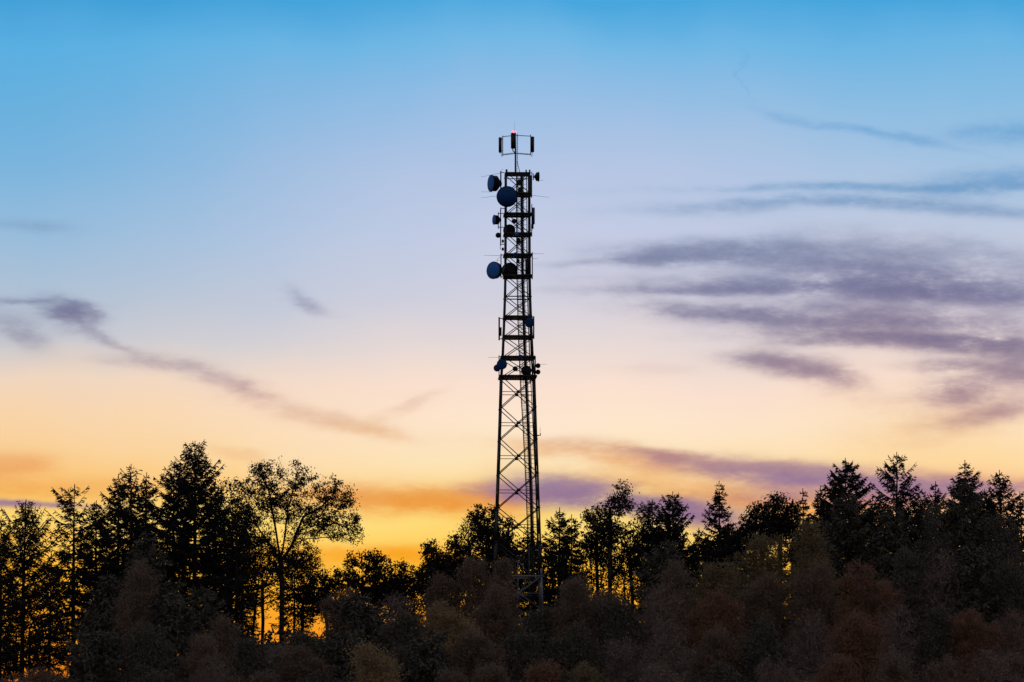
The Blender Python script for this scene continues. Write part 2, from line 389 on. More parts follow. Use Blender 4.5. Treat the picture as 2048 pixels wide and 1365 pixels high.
for y in np.arange(372, 1245, 14.0):
    a = interp(PA, y); b = interp(PB, y)
    P = [pt(a, y, -.35), pt(a + 2, y, -.9), pt((a + b) / 2, y, -1.08), pt(b - 2, y, -.9), pt(b, y, -.35)]
    cage.poly(P, .024, 4)
cage.build('ladder_cage', M['steel'], tower)
cab = MB()
for dx, r in ((-2.9, .06), (-1.2, .05), (.8, .05), (2.4, .035), (8.6, .05)):
    cab.poly([pt(interp(PB, y) + dx, y, .7) for y in [350, 470, 560, 640, 700, 770, 870, 970, 1100, 1250]], r, 5)
cab.poly([pt(interp(PB, y) + 7.5, y, .5) for y in [480, 560, 640, 700, 770]], .02, 4)
for y in np.arange(360, 1240, 9.0):
    x = interp(PB, y); cab.tubes([pt(x - 3.2, y, .75)], [pt(x + 9.2, y, .75)], .022, .022, 4)
cab.build('cable_run', M['steel'], tower)
cen = MB(); cen.poly([pt(1033, 346, .2), pt(1033.6, 560, .2)], .07, 6); cen.poly([pt(1013, 346, 1.3), pt(1013.4, 425, 1.3)], .045, 5)
cen.build('inner_pole', M['steel'], tower)

# top mast, panels, beacons
mb = MB(); mb.poly([pt(1030.8, 352), pt(1030.8, 300), pt(1030.6, 268)], [.10, .095, .075], 8); mast = mb.build('top_mast', M['steel'], tower)
mb = MB(); mb.poly([pt(1029.6, 268), pt(1029.4, 243)], [.016, .008], 5); mb.build('lightning_rod', M['steel'], tower)
mb = MB()
mb.poly([pt(1033.6, 345), pt(1034.4, 268)], .02, 4); mb.poly([pt(1035.2, 320), pt(1035.6, 268)], .02, 4)
for y in np.arange(270, 345, 4.2): mb.tubes([pt(1031, y)], [pt(1035.6, y)], .022, .022, 4)
mb.poly([pt(1035, 322, .1), pt(1035.6, 330, .1), pt(1038, 338, .1), pt(1039.5, 346, .1)], .04, 5)
mb.build('cable_ladder', M['steel'], tower)
for x, y, dy in ((1025.4, 263.2, -1.2), (1030.9, 263.4, 0)):
    mb = MB(); mb.tubes([pt(x, 268.5, dy)], [pt(x, 265.0, dy)], .07, .07, 8); bc = mb.build('beacon', M['steel'], tower)
    mb = MB(); r = .085; mb.lathe(pt(x, y + .9, dy), (0, 0, 1), [(-r * 1.2, r * .8), (0, r), (r, r * .8), (r * 1.6, r * .3), (r * 1.75, .001)], 12)
    tag(mb.build('lamp', M['beacon'], bc, True), 'glowing red warning lamp')
def panel(px, y0, y1, wpx, dpx, face, pole_px, dy, mat='panel', pole_y=None, lab=None):
    a = pt(px, (y0 + y1) / 2, dy); h = (y1 - y0) * SC; ang = face
    mb = MB(); Mz = Matrix.Rotation(ang, 3, 'Z')
    for q, s in ((0, 1), (1, .94)):
        mb.box(a + np.array(Mz @ Vector((0, -.03 * q, 0))), wpx * SC * s, dpx * SC, h * (1.0 if q == 0 else .985), Mz)
    mb.tubes([a + [-.06, 0, -h / 2 - .09], a + [.06, 0, -h / 2 - .09]], [a + [-.06, 0, -h / 2], a + [.06, 0, -h / 2]], .025, .025, 5)
    p = mb.build('panel_antenna', M[mat], tower)
    if lab: tag(p, lab)
    if pole_px:
        y = pole_y or (y0 - 3, y1 + 5)
        mb = MB(); mb.poly([pt(pole_px, y[0], dy), pt(pole_px, y[1], dy)], .06, 6)
        for yy in (y0 + 4, y1 - 4): mb.tubes([pt(pole_px, yy, dy)], [pt(px, yy, dy)], .045, .045, 5)
        mb.build('mounting_pole', M['steel'], p)
    return p
panel(1025.6, 266.5, 297.8, 7.6, 3.2, R(6), 1030, -1.1, pole_y=(267, 296), lab='front panel antenna of the three around the top mast')
panel(1000.6, 275, 306, 3.6, 5.0, R(-62), 1005.4, .5, pole_y=(272, 312), lab='left hand slim panel antenna on the top mast')
panel(1064.6, 273.5, 305, 4.4, 5.6, R(58), 1061.4, .5, pole_y=(270, 310), lab='right hand panel antenna on the top mast')
mb = MB()
mb.poly([pt(1005.4, 274, .5), pt(1018, 272.4, .25), pt(1031, 271.8)], .045, 5); mb.poly([pt(1061.4, 272.8, .5), pt(1031, 271.2)], .045, 5)
mb.build('antenna_arm', M['steel'], mast); mb = MB()
mb.poly([pt(1005.4, 310.5, .5), pt(1018, 309, .25), pt(1031, 307.6)], .045, 5); mb.poly([pt(1061.4, 310, .5), pt(1046, 308.6, .25), pt(1031, 307.8)], .045, 5)
mb.poly([pt(1005.4, 308.7, .5), pt(1018, 307.2, .25), pt(1031, 306)], .02, 4); mb.poly([pt(1061.4, 308.4, .5), pt(1046, 307.2, .25), pt(1031, 306)], .02, 4)
for t in np.linspace(.08, .92, 8):
    for xx, ya, yb in ((1005.4, 310.5, 307.6), (1061.4, 310, 307.8)):
        x = xx * (1 - t) + 1031 * t; y = ya * (1 - t) + yb * t; mb.tubes([pt(x, y + .7, .5 * (1 - t))], [pt(x, y - 2.2, .5 * (1 - t))], .025, .025, 4)
mb.poly([pt(1025.6, 302, -1.1), pt(1028, 304, -.6), pt(1031, 308)], .06, 6)
mb.tubes([pt(1025.6, 297, -1.1)], [pt(1025.6, 303, -1.1)], .06, .06, 6)
for xa, xb in ((1002.4, 1005.4), (1064.4, 1061.4)):
    mb.poly([pt(xa, 306, .5), pt(xa + (xb - xa) * .1, 312, .5), pt((xa + xb) / 2, 313.6, .5), pt(xb, 311, .5)], .03, 5)
mb.build('antenna_arm', M['steel'], mast)

def dish(px, py, rpx, az, el, depth, mount, dy, mat='radome', lab=None, dome=.22, side_pole=None):
    """az: degrees the dish looks away from the viewer's side (0 = at the viewer, 90 = to the right); depth of drum in radii"""
    r = rpx * SC; c = pt(px, py, dy); n = Vector((math.sin(R(az)) * math.cos(R(el)), -math.cos(R(az)) * math.cos(R(el)), math.sin(R(el))))
    drum = MB(); dd = depth * r
    drum.lathe(c, n, [(-dd * 1.0, .001), (-dd * 1.0, .26 * r), (-dd * .86, .36 * r), (-dd * .62, .78 * r), (-dd * .5, .95 * r), (-.12 * r, .95 * r), (-.10 * r, 1.03 * r), (.02 * r, 1.03 * r), (.02 * r, .93 * r)], 30)
    o = drum.build('dish_antenna', M['shroud'], tower, True)
    rd = MB(); rd.lathe(c, n, [(.0, .95 * r), (.03 * r, .93 * r), (dome * .45 * r, .78 * r), (dome * .75 * r, .52 * r), (dome * .95 * r, .25 * r), (dome * r, .001)], 30)
    rd.build('radome', M[mat], o, True)
    if mount:
        mb = MB(); back = c - np.array(n) * dd * .98; m = pt(mount[0], mount[1], mount[2])
        mb.poly([back, (back + m) / 2 + np.array([0, 0, .0]), m], .06, 6)
        mb.tubes([m + [0, 0, -.45 * r - .15]], [m + [0, 0, .45 * r + .15]], .065, .065, 6)
        mb.tubes([m + [0, 0, -.3 * r]], [back + [0, 0, .0]], .035, .035, 5)
        mb.build('bracket', M['steel'], o)
    if lab: tag(o, lab)
    return o
dish(981.8, 367, 16.6, -66, 0, 1.35, (1001.5, 366, .2), .0, lab='drum dish looking left beside the top platform', dome=.12)
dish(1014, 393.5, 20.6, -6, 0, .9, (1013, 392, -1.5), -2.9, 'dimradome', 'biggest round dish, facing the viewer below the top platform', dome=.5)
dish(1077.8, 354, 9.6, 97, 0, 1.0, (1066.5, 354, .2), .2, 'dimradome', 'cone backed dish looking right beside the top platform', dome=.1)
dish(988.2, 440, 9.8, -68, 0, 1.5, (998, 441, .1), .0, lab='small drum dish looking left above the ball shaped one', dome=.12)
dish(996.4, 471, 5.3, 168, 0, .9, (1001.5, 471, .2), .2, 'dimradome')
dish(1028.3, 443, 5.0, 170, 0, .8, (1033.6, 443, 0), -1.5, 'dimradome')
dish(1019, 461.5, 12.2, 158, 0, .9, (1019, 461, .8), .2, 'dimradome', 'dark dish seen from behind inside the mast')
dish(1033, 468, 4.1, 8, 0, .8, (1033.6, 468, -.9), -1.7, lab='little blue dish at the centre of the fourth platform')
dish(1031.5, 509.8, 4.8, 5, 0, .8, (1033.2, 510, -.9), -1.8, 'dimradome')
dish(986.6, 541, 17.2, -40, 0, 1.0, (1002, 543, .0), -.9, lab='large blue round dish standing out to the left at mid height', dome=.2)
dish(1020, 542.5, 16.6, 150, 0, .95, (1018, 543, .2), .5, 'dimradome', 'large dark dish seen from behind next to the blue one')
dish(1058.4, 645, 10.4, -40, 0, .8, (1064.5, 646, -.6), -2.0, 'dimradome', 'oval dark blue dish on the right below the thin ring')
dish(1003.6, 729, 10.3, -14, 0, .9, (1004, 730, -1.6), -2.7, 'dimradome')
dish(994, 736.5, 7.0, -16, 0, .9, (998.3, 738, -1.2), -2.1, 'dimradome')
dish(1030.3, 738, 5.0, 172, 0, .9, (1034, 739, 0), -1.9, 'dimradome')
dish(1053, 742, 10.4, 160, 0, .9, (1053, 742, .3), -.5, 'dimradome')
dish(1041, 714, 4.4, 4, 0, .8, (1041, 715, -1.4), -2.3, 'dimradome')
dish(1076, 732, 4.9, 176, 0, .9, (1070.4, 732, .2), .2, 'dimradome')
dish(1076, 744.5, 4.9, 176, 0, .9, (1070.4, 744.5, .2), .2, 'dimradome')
# panel antennas on the sides
panel(1066.3, 415.5, 449, 5.8, 3.0, R(30), 1063.6, -.2, 'bluepanel', (409, 474), 'pale edged panel antenna on the right by the third platform')
panel(1061.6, 352, 394, 3.4, 3.0, R(60), 1063.5, -.2, 'panel', (344, 396))
panel(1064.6, 449, 458, 4.0, 3.2, R(30), None, -.2)
panel(1053.5, 518, 552, 5.6, 3.4, R(20), None, -1.4)
panel(1001.4, 655, 672, 1.6, 3.4, R(-70), None, -.2)
# stand-off poles on the platform corners
def offpole(px, y0, y1, legside, r=.07, dy=.0):
    mb = MB(); mb.poly([pt(px, y0, dy), pt(px, y1, dy)], r, 6)
    for yy in (y0 + 2.5, y1 - 3): mb.tubes([pt(px, yy, dy)], [pt(legside, yy, dy + .0)], .05, .05, 5)
    return mb.build('mounting_pole', M['steel'], tower)
for a in ((1001.6, 343, 384, 1009, .09), (1001.6, 415, 492, 1009, .05), (1000.6, 418, 500, 1001.6, .03), (996.6, 425, 458, 1009, .06), (1002, 508, 557, 1009, .07), (1064.6, 505, 559, 1057, .075),
          (998.4, 635, 681, 1009, .11), (1067.4, 633, 678, 1060, .10), (998, 711, 756, 1006, .06), (1070.4, 713, 758, 1064, .09), (1063.6, 458, 474, 1057, .05), (1013.8, 339, 348, 1013.8, .09), (1052.3, 340, 349, 1052.3, .1)):
    offpole(*a)
for x, y, s in ((1038.5, 366, 1), (1040, 382, 1), (1036.8, 483, 1), (1036, 523, .7), (1005.6, 483, .5), (1005.6, 499, .5)):
    mb = MB(); mb.box(pt(x, y, -.9), .55 * s, .3, .6 * s); mb.box(pt(x, y - 5 * s, -.9), .3 * s, .25, .18 * s); mb.build('radio_unit', M['panel'], tower)
def whip(p0, p1, r=.022, name='whip_antenna'):
    mb = MB(); mb.poly([p0, p1], [r, r * .7], 5); return mb.build(name, M['steel'], tower)
for a in (((1001, 346.5), (962, 354.5)), ((985, 384.3), (962, 384.2)), ((996, 392), (962, 396.3)), ((1064, 391), (1098, 395.3)), ((1079, 361), (1087, 361)),
          ((1002, 511.8), (968, 511.2)), ((1064.6, 508), (1088, 507.8)), ((1064.6, 517.6), (1076, 517.6)), ((998, 715.2), (976, 715)), ((1079, 729), (1094, 729)),
          ((1063.8, 412), (1063.8, 406)), ((1030.6, 430), (1030.6, 420)), ((1033, 716), (1033, 706)), ((1001.6, 343), (1006, 338))):
    whip(pt(*a[0]), pt(*a[1]), .02)
mb = MB(); mb.poly([pt(994, 525), pt(995.5, 518), pt(1000, 514.5), pt(1003, 514)], .018, 4); mb.poly([pt(993, 521.5), pt(1000, 521)], .015, 4); mb.build('whip_antenna', M['steel'], tower)
mb = MB(); mb.poly([pt(1071, 871.3), pt(1081, 871.3)], .035, 5); mb.poly([pt(1080.7, 872), pt(1080.7, 867)], .06, 5); mb.poly([pt(1080.5, 867), pt(1080.2, 855)], .02, 5)
mb.box(pt(1076.5, 871.3), .22, .2, .12); tag(mb.build('whip_antenna', M['steel'], tower), 'short upright whip on an arm low on the right side')

# ------------------------------------------------------------------ trees
def quads(P, U, W):
    """quads centred at P with half axes U, W"""
    V = np.stack([P - U - W, P + U - W * .6, P + U + W, P - U + W * .6], 1).reshape(-1, 3)
    return V, np.arange(len(V)).reshape(-1, 4)
def rdir(rng, n):
    v = rng.normal(size=(n, 3)); return v / np.linalg.norm(v, axis=1, keepdims=True)
def tree_root(name, px, Y, label, cat, group):
    p = at(px, 1200, Y); x = p.x; z = float(gz(x, Y)) - .2
    return tag(empty(name, (x, Y, z)), label, cat, group), x, z
def conifer(px, top, hwpx, Y, label, mat='spruce', seed=1, bare=.12, up=0.0, dens=1.0, taper=.8, name='spruce_tree', wob=.28, group=None, cat='tree', widen=1.0, lean=0.0, size=1.0):
    rng = np.random.default_rng(seed)
    root, x0, z0 = tree_root(name, px, Y, label, cat, group)
    H = at(px, top, Y).z - z0; s = Y / F
    Rr = hwpx * s * 1.2; dens = dens * 1.45
    n_wh = int(H * (1 - bare) / .42)
    lnx = lean * H
    trunk = MB(); zs = np.linspace(0, H, 9); sway = np.cumsum(rng.normal(0, .03, 9)) * (zs / H) ** .5
    def axis(z): return np.array([np.interp(z, zs, sway) + lnx * (z / H) ** 2, 0, z])
    trunk.poly([axis(z) for z in zs], .014 * H * (1 - zs / H) ** .8 + .02, 7)
    P, U, W = [], [], []
    b0, b1, br = [], [], []
    clump = rng.uniform(.8, 1.12, 40)
    for k in range(n_wh):
        t = (k + rng.uniform(-.3, .3)) / n_wh; t = min(max(t, 0.0), .995)   # 0 at top
        z = H * (1 - t * (1 - bare)) - .25
        Lb = Rr * (min(1, (t / .52)) ** taper) * (1.0 if t < .7 else 1 - (t - .7) * .3) + .22
        nb = 4 if t < .08 else rng.integers(5, 8)
        for _ in range(nb):
            az = rng.uniform(0, 2 * np.pi); Lk = Lb * clump[int(t * 39)] * rng.uniform(1 - wob * 1.6, 1 + wob * .7)
            if Lk < .15: continue
            d = np.array([math.cos(az), math.sin(az), 0]); side = np.array([-d[1], d[0], 0])
            rise = (.75 - 1.5 * t) * .5 + up + rng.normal(0, .1)
            ns = max(3, int(Lk / .30)); tt = np.linspace(0, 1, ns + 1)
            dz = Lk * (rise * tt - (.35 * t + .05) * tt + .32 * tt ** 2.2)
            a = axis(z); pts = a + d * (tt * Lk)[:, None] + np.array([0, 0, 1]) * dz[:, None] + side * (rng.normal(0, .08) * Lk * tt ** 2)[:, None]
            b0.append(pts[:-1]); b1.append(pts[1:]); br.append(np.full(ns, .012 + .008 * Lk))
            m = max(4, int(Lk * 11.5 * dens)); q = rng.uniform(.12, 1, m) ** .8
            pos = np.stack([np.interp(q, tt, pts[:, c]) for c in range(3)], 1)
            sg = rng.choice([-1, 1], m)[:, None]
            tw = (.14 + .30 * (1 - q) * min(Lk, 2.5) / 2.5 + .08) [:, None] * rng.uniform(.5, 1.2, (m, 1)) * size
            hang = rng.uniform(-1.3, .2, (m, 1)) * (.35 + t)
            dr = d * rng.uniform(.3, 1, (m, 1)) + side * sg * rng.uniform(.2, 1, (m, 1)) + np.array([0, 0, 1]) * hang
            dr /= np.linalg.norm(dr, axis=1, keepdims=True)
            wv = np.cross(dr, rdir(rng, m)); wv /= np.maximum(np.linalg.norm(wv, axis=1, keepdims=True), 1e-3)
            P.append(pos + dr * tw); U.append(dr * tw); W.append(wv * rng.uniform(.035, .08, (m, 1)) * size)
            # tip
            dd = pts[-1] - pts[-2]; dd /= np.linalg.norm(dd)
            P.append(pts[-1:] + dd * .05); U.append(dd[None] * .2 * size); W.append(side[None] * .06 + np.array([[0, 0, .05]]))
    # leader
    P.append(np.array([axis(H) + [0, 0, .1]] * 3)); U.append(np.array([[0, 0, .32]] * 3)); W.append(np.array([[.06, 0, 0], [0, .06, 0], [.045, .045, 0]]))
    trunk.tubes(np.concatenate(b0), np.concatenate(b1), np.concatenate(br), np.concatenate(br) * .8, 4)
    trunk.build('trunk', M['bark'], root)
    Vv, Ff = quads(np.concatenate(P), np.concatenate(U), np.concatenate(W))
    mesh_np('crown', Vv, [Ff], M[mat], root)
    return root
def inside(pts, lobes):
    k = np.zeros(len(pts), bool)
    for (cx, cz, rx, rz, ryy) in lobes:
        k |= ((pts[:, 0] - cx) / rx) ** 2 + ((pts[:, 2] - cz) / rz) ** 2 + (pts[:, 1] / ryy) ** 2 < 1
    return k
def broadleaf(px, Y, lobes_px, label, mat='ridge', seed=1, n=220, leaves=22, spread=.42, size=.13, bark='bark', name='broadleaf_tree', fork=.35, group=None, r0=.018, gnarl=.10, base_px=None, twigs=0, cat='tree', bias=.35, limbs=None):
    """lobes_px: (px, py, rx, ry) ellipses of the crown as seen, at the tree's own distance"""
    rng = np.random.default_rng(seed)
    root, x0, z0 = tree_root(name, base_px or px, Y, label, cat, group)
    s = Y / F
    lob = []
    for (lx, ly, rx, ry) in lobes_px:
        p = at(lx, ly, Y); lob.append((p.x - x0, p.z - z0, rx * s, ry * s, max(rx * s, .8 * ry * s) * .85))
    lo = np.array([min(l[0] - l[2] for l in lob), min(-l[4] for l in lob), min(l[1] - l[3] for l in lob)])
    hi = np.array([max(l[0] + l[2] for l in lob), max(l[4] for l in lob), max(l[1] + l[3] for l in lob)])
    lo[2] = max(lo[2], .8)
    T = np.zeros((0, 3))
    while len(T) < n:
        c = rng.uniform(lo, hi, (n * 4, 3)); c = c[inside(c, lob)]; T = np.concatenate([T, c])
    T = T[:n]
    H = hi[2]; zf = max(1.0, lo[2] + (H - lo[2]) * fork) if lo[2] > 2 else max(1.2, H * fork * .6)
    cx = float(np.mean([l[0] * l[2] for l in lob]) / np.mean([l[2] for l in lob]))
    nodes = [np.array([0, 0, 0.])]; par = [-1]; plen = [0.]
    m = 6
    for i in range(1, m + 1):
        t = i / m; nodes.append(np.array([cx * .35 * t ** 2 + rng.normal(0, .04), rng.normal(0, .04), zf * t])); par.append(i - 1); plen.append(0.0)
    if limbs:                     # main limbs given as bends seen in the photo, with a depth each
        nodes, par, plen = [np.array([0, 0, 0.])], [-1], [0.]
        fork_node = 0
        for start, pts in limbs:
            prev = fork_node if start == 99 else 0
            for (lx, ly, dy) in pts:
                p = at(lx, ly, Y + dy); q = np.array([p.x - x0, dy, p.z - z0]); a = nodes[prev]
                k = max(1, int(np.linalg.norm(q - a) / .7))
                for t in range(1, k + 1):
                    nodes.append(a + (q - a) * t / k + (rng.normal(0, .03, 3) if t < k else 0)); par.append(prev); plen.append(plen[prev] * .5); prev = len(nodes) - 1
            if start < 0: fork_node = prev
        T = T[T[:, 2] > 1]
    order = np.argsort(np.linalg.norm(T - nodes[min(6, len(nodes) - 1)], axis=1)); lead = []
    for idx in order:
        p = T[idx]; A = np.array(nodes[2:]); pl = np.array(plen[2:])
        dv = p - A; dist = np.linalg.norm(dv, axis=1)
        pen = np.where(dv[:, 2] < -.1 * dist, dist * .5, 0)
        j = int(np.argmin(dist + bias * pl + pen)) + 2; d = dist[j - 2]
        k = max(1, int(d / .55)); prev = j; a = nodes[j]
        bend = rng.normal(0, gnarl, 3) * d; bend[2] += .12 * d
        for q in range(1, k + 1):
            t = q / k; pos = a * (1 - t) + p * t + bend * (t * (1 - t)) * 2 + (rng.normal(0, .035, 3) if q < k else 0)
            nodes.append(pos); par.append(prev); plen.append(plen[prev] + d / k); prev = len(nodes) - 1
        lead.append(prev)
    NN = np.array(nodes); par = np.array(par); cnt = np.zeros(len(NN)); cnt[lead] += 1
    for i in range(len(NN) - 1, 0, -1): cnt[par[i]] += cnt[i]
    rad = r0 * np.maximum(cnt, .5) ** .47
    I = np.arange(1, len(NN)); tr = MB(); tr.tubes(NN[par[I]], NN[I], np.minimum(rad[par[I]], rad[I] * 1.35), rad[I], 5)
    tips = NN[lead]
    if twigs:
        q = np.repeat(tips, twigs, 0); dr = rdir(rng, len(q)); dr[:, 2] = np.abs(dr[:, 2]) * .9; ln = rng.uniform(.3, .95, (len(q), 1))
        mid_ = q + dr * ln * .5; e = q + dr * ln + rng.normal(0, .08, q.shape)
        tr.tubes(np.concatenate([q, mid_]), np.concatenate([mid_, e]), .012, .009, 3)
    tr.build('trunk', M[bark], root)
    if leaves:
        q = np.repeat(tips, leaves, 0)
        sp = np.repeat(rng.uniform(.55, 1.35, len(tips)) * spread, leaves)[:, None]
        q = q + rng.normal(size=q.shape) * sp * [1, 1, .8]
        dr = rdir(rng, len(q)); w = np.cross(dr, rdir(rng, len(q))); w /= np.maximum(np.linalg.norm(w, axis=1, keepdims=True), 1e-3)
        sz = rng.uniform(.55, 1.3, (len(q), 1)) * size
        Vv, Ff = quads(q, dr * sz, w * sz * .62)
        mesh_np('crown', Vv, [Ff], M[mat], root)
    return root
SPG = 'dark conifers along the skyline'; BLG = 'leafy trees along the skyline'
# ---- skyline, from left to right
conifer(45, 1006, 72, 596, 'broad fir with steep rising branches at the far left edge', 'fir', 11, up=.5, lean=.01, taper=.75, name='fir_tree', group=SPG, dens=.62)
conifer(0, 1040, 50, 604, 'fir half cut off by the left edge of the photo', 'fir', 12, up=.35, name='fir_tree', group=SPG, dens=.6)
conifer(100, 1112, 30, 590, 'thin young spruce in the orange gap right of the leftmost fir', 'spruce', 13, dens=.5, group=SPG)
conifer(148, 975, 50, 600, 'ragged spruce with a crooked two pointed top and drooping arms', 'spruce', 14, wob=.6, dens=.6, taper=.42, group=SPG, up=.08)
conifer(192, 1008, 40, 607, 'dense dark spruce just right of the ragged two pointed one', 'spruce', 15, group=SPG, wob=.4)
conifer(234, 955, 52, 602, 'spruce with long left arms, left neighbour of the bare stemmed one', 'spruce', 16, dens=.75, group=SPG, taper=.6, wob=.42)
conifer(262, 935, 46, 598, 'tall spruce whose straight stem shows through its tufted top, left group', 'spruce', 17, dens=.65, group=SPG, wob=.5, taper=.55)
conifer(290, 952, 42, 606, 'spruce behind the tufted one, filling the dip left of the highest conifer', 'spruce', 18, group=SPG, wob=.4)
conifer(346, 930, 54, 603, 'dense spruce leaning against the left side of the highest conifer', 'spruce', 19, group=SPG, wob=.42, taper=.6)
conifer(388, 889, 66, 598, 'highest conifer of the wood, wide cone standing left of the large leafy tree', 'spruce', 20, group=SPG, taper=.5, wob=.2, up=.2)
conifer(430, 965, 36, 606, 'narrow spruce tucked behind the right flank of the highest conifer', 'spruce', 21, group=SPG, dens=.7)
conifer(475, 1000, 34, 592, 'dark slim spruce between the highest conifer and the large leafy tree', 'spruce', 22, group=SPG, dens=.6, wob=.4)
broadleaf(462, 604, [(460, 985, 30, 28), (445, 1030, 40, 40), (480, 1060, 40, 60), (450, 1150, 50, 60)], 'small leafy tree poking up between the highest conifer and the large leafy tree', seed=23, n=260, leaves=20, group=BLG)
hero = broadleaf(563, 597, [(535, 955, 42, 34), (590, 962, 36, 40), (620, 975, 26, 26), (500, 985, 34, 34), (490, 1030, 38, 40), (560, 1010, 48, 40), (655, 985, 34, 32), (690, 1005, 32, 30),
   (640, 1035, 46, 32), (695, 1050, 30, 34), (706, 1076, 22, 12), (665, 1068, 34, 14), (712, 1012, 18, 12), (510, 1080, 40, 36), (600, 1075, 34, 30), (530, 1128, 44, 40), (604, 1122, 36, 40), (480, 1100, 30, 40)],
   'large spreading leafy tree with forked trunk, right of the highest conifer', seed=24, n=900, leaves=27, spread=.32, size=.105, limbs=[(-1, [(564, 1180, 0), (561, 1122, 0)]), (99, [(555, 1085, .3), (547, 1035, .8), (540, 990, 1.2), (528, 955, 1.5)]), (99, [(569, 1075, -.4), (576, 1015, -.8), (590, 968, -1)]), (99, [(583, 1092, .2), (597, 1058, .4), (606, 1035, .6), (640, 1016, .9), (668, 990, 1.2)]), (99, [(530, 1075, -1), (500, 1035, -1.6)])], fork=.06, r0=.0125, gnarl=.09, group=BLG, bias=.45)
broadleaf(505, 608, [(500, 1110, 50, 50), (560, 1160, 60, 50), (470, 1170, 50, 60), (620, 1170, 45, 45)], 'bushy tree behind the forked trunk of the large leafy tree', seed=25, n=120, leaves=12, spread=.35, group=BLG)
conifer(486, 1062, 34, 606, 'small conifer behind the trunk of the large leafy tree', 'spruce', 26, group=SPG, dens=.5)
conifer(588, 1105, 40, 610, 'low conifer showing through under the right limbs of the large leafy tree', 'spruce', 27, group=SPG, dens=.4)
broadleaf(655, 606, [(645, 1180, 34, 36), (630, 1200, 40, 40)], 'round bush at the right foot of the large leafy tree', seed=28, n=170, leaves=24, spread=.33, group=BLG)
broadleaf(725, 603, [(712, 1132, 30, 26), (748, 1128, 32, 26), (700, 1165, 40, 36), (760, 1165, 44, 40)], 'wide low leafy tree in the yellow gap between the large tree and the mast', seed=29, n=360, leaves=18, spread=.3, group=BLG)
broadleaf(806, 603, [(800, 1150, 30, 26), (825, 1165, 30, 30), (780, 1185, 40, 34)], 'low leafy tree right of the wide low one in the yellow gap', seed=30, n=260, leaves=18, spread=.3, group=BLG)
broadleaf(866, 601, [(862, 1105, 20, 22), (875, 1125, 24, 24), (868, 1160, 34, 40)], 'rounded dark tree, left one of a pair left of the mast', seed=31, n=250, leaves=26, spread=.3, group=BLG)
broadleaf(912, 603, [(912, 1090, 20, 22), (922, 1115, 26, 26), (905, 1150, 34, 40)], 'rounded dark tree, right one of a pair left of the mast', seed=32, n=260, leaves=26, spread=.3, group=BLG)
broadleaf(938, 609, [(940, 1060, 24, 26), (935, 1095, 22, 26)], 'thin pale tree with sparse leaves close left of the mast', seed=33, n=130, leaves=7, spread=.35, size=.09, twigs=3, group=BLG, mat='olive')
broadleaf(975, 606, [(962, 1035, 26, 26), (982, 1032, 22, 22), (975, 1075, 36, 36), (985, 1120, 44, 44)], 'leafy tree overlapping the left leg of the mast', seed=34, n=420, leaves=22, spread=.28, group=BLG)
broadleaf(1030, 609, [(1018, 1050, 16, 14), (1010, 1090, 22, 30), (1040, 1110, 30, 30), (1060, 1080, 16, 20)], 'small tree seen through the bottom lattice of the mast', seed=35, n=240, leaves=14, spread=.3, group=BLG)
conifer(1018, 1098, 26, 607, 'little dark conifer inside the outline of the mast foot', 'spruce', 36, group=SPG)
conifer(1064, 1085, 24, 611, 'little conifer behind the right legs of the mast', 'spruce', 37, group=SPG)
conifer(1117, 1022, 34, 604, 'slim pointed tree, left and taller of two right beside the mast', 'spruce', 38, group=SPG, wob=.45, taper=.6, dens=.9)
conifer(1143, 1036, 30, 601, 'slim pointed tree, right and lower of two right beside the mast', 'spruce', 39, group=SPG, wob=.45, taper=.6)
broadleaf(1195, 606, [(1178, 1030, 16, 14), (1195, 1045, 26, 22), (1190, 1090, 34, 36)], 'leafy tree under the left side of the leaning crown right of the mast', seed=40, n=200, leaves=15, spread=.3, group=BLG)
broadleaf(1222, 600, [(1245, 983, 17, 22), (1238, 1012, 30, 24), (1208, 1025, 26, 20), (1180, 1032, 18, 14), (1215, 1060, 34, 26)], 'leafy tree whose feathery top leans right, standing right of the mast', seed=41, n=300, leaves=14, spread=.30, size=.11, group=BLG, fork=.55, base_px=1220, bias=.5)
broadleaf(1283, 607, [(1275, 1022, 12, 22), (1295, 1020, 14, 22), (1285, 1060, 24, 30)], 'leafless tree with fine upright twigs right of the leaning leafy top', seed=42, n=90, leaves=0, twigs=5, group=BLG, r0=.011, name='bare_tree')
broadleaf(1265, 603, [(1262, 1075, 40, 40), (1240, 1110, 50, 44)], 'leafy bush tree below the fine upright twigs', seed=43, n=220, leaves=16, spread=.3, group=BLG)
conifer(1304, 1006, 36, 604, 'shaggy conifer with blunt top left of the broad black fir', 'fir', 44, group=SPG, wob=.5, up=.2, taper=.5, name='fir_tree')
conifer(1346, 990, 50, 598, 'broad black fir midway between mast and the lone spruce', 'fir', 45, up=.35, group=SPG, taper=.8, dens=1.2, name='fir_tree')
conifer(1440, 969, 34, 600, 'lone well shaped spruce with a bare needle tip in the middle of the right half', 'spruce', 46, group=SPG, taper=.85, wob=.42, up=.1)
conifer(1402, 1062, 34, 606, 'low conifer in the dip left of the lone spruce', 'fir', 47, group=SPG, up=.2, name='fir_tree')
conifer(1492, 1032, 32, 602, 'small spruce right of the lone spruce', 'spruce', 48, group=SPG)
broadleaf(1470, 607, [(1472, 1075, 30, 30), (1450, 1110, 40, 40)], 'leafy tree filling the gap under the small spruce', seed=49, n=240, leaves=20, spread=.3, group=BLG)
broadleaf(1524, 602, [(1520, 1022, 24, 20), (1505, 1040, 22, 22), (1530, 1060, 38, 34)], 'leafy tree with rounded top, left of the taller lobed one', seed=50, n=260, leaves=17, spread=.32, group=BLG)
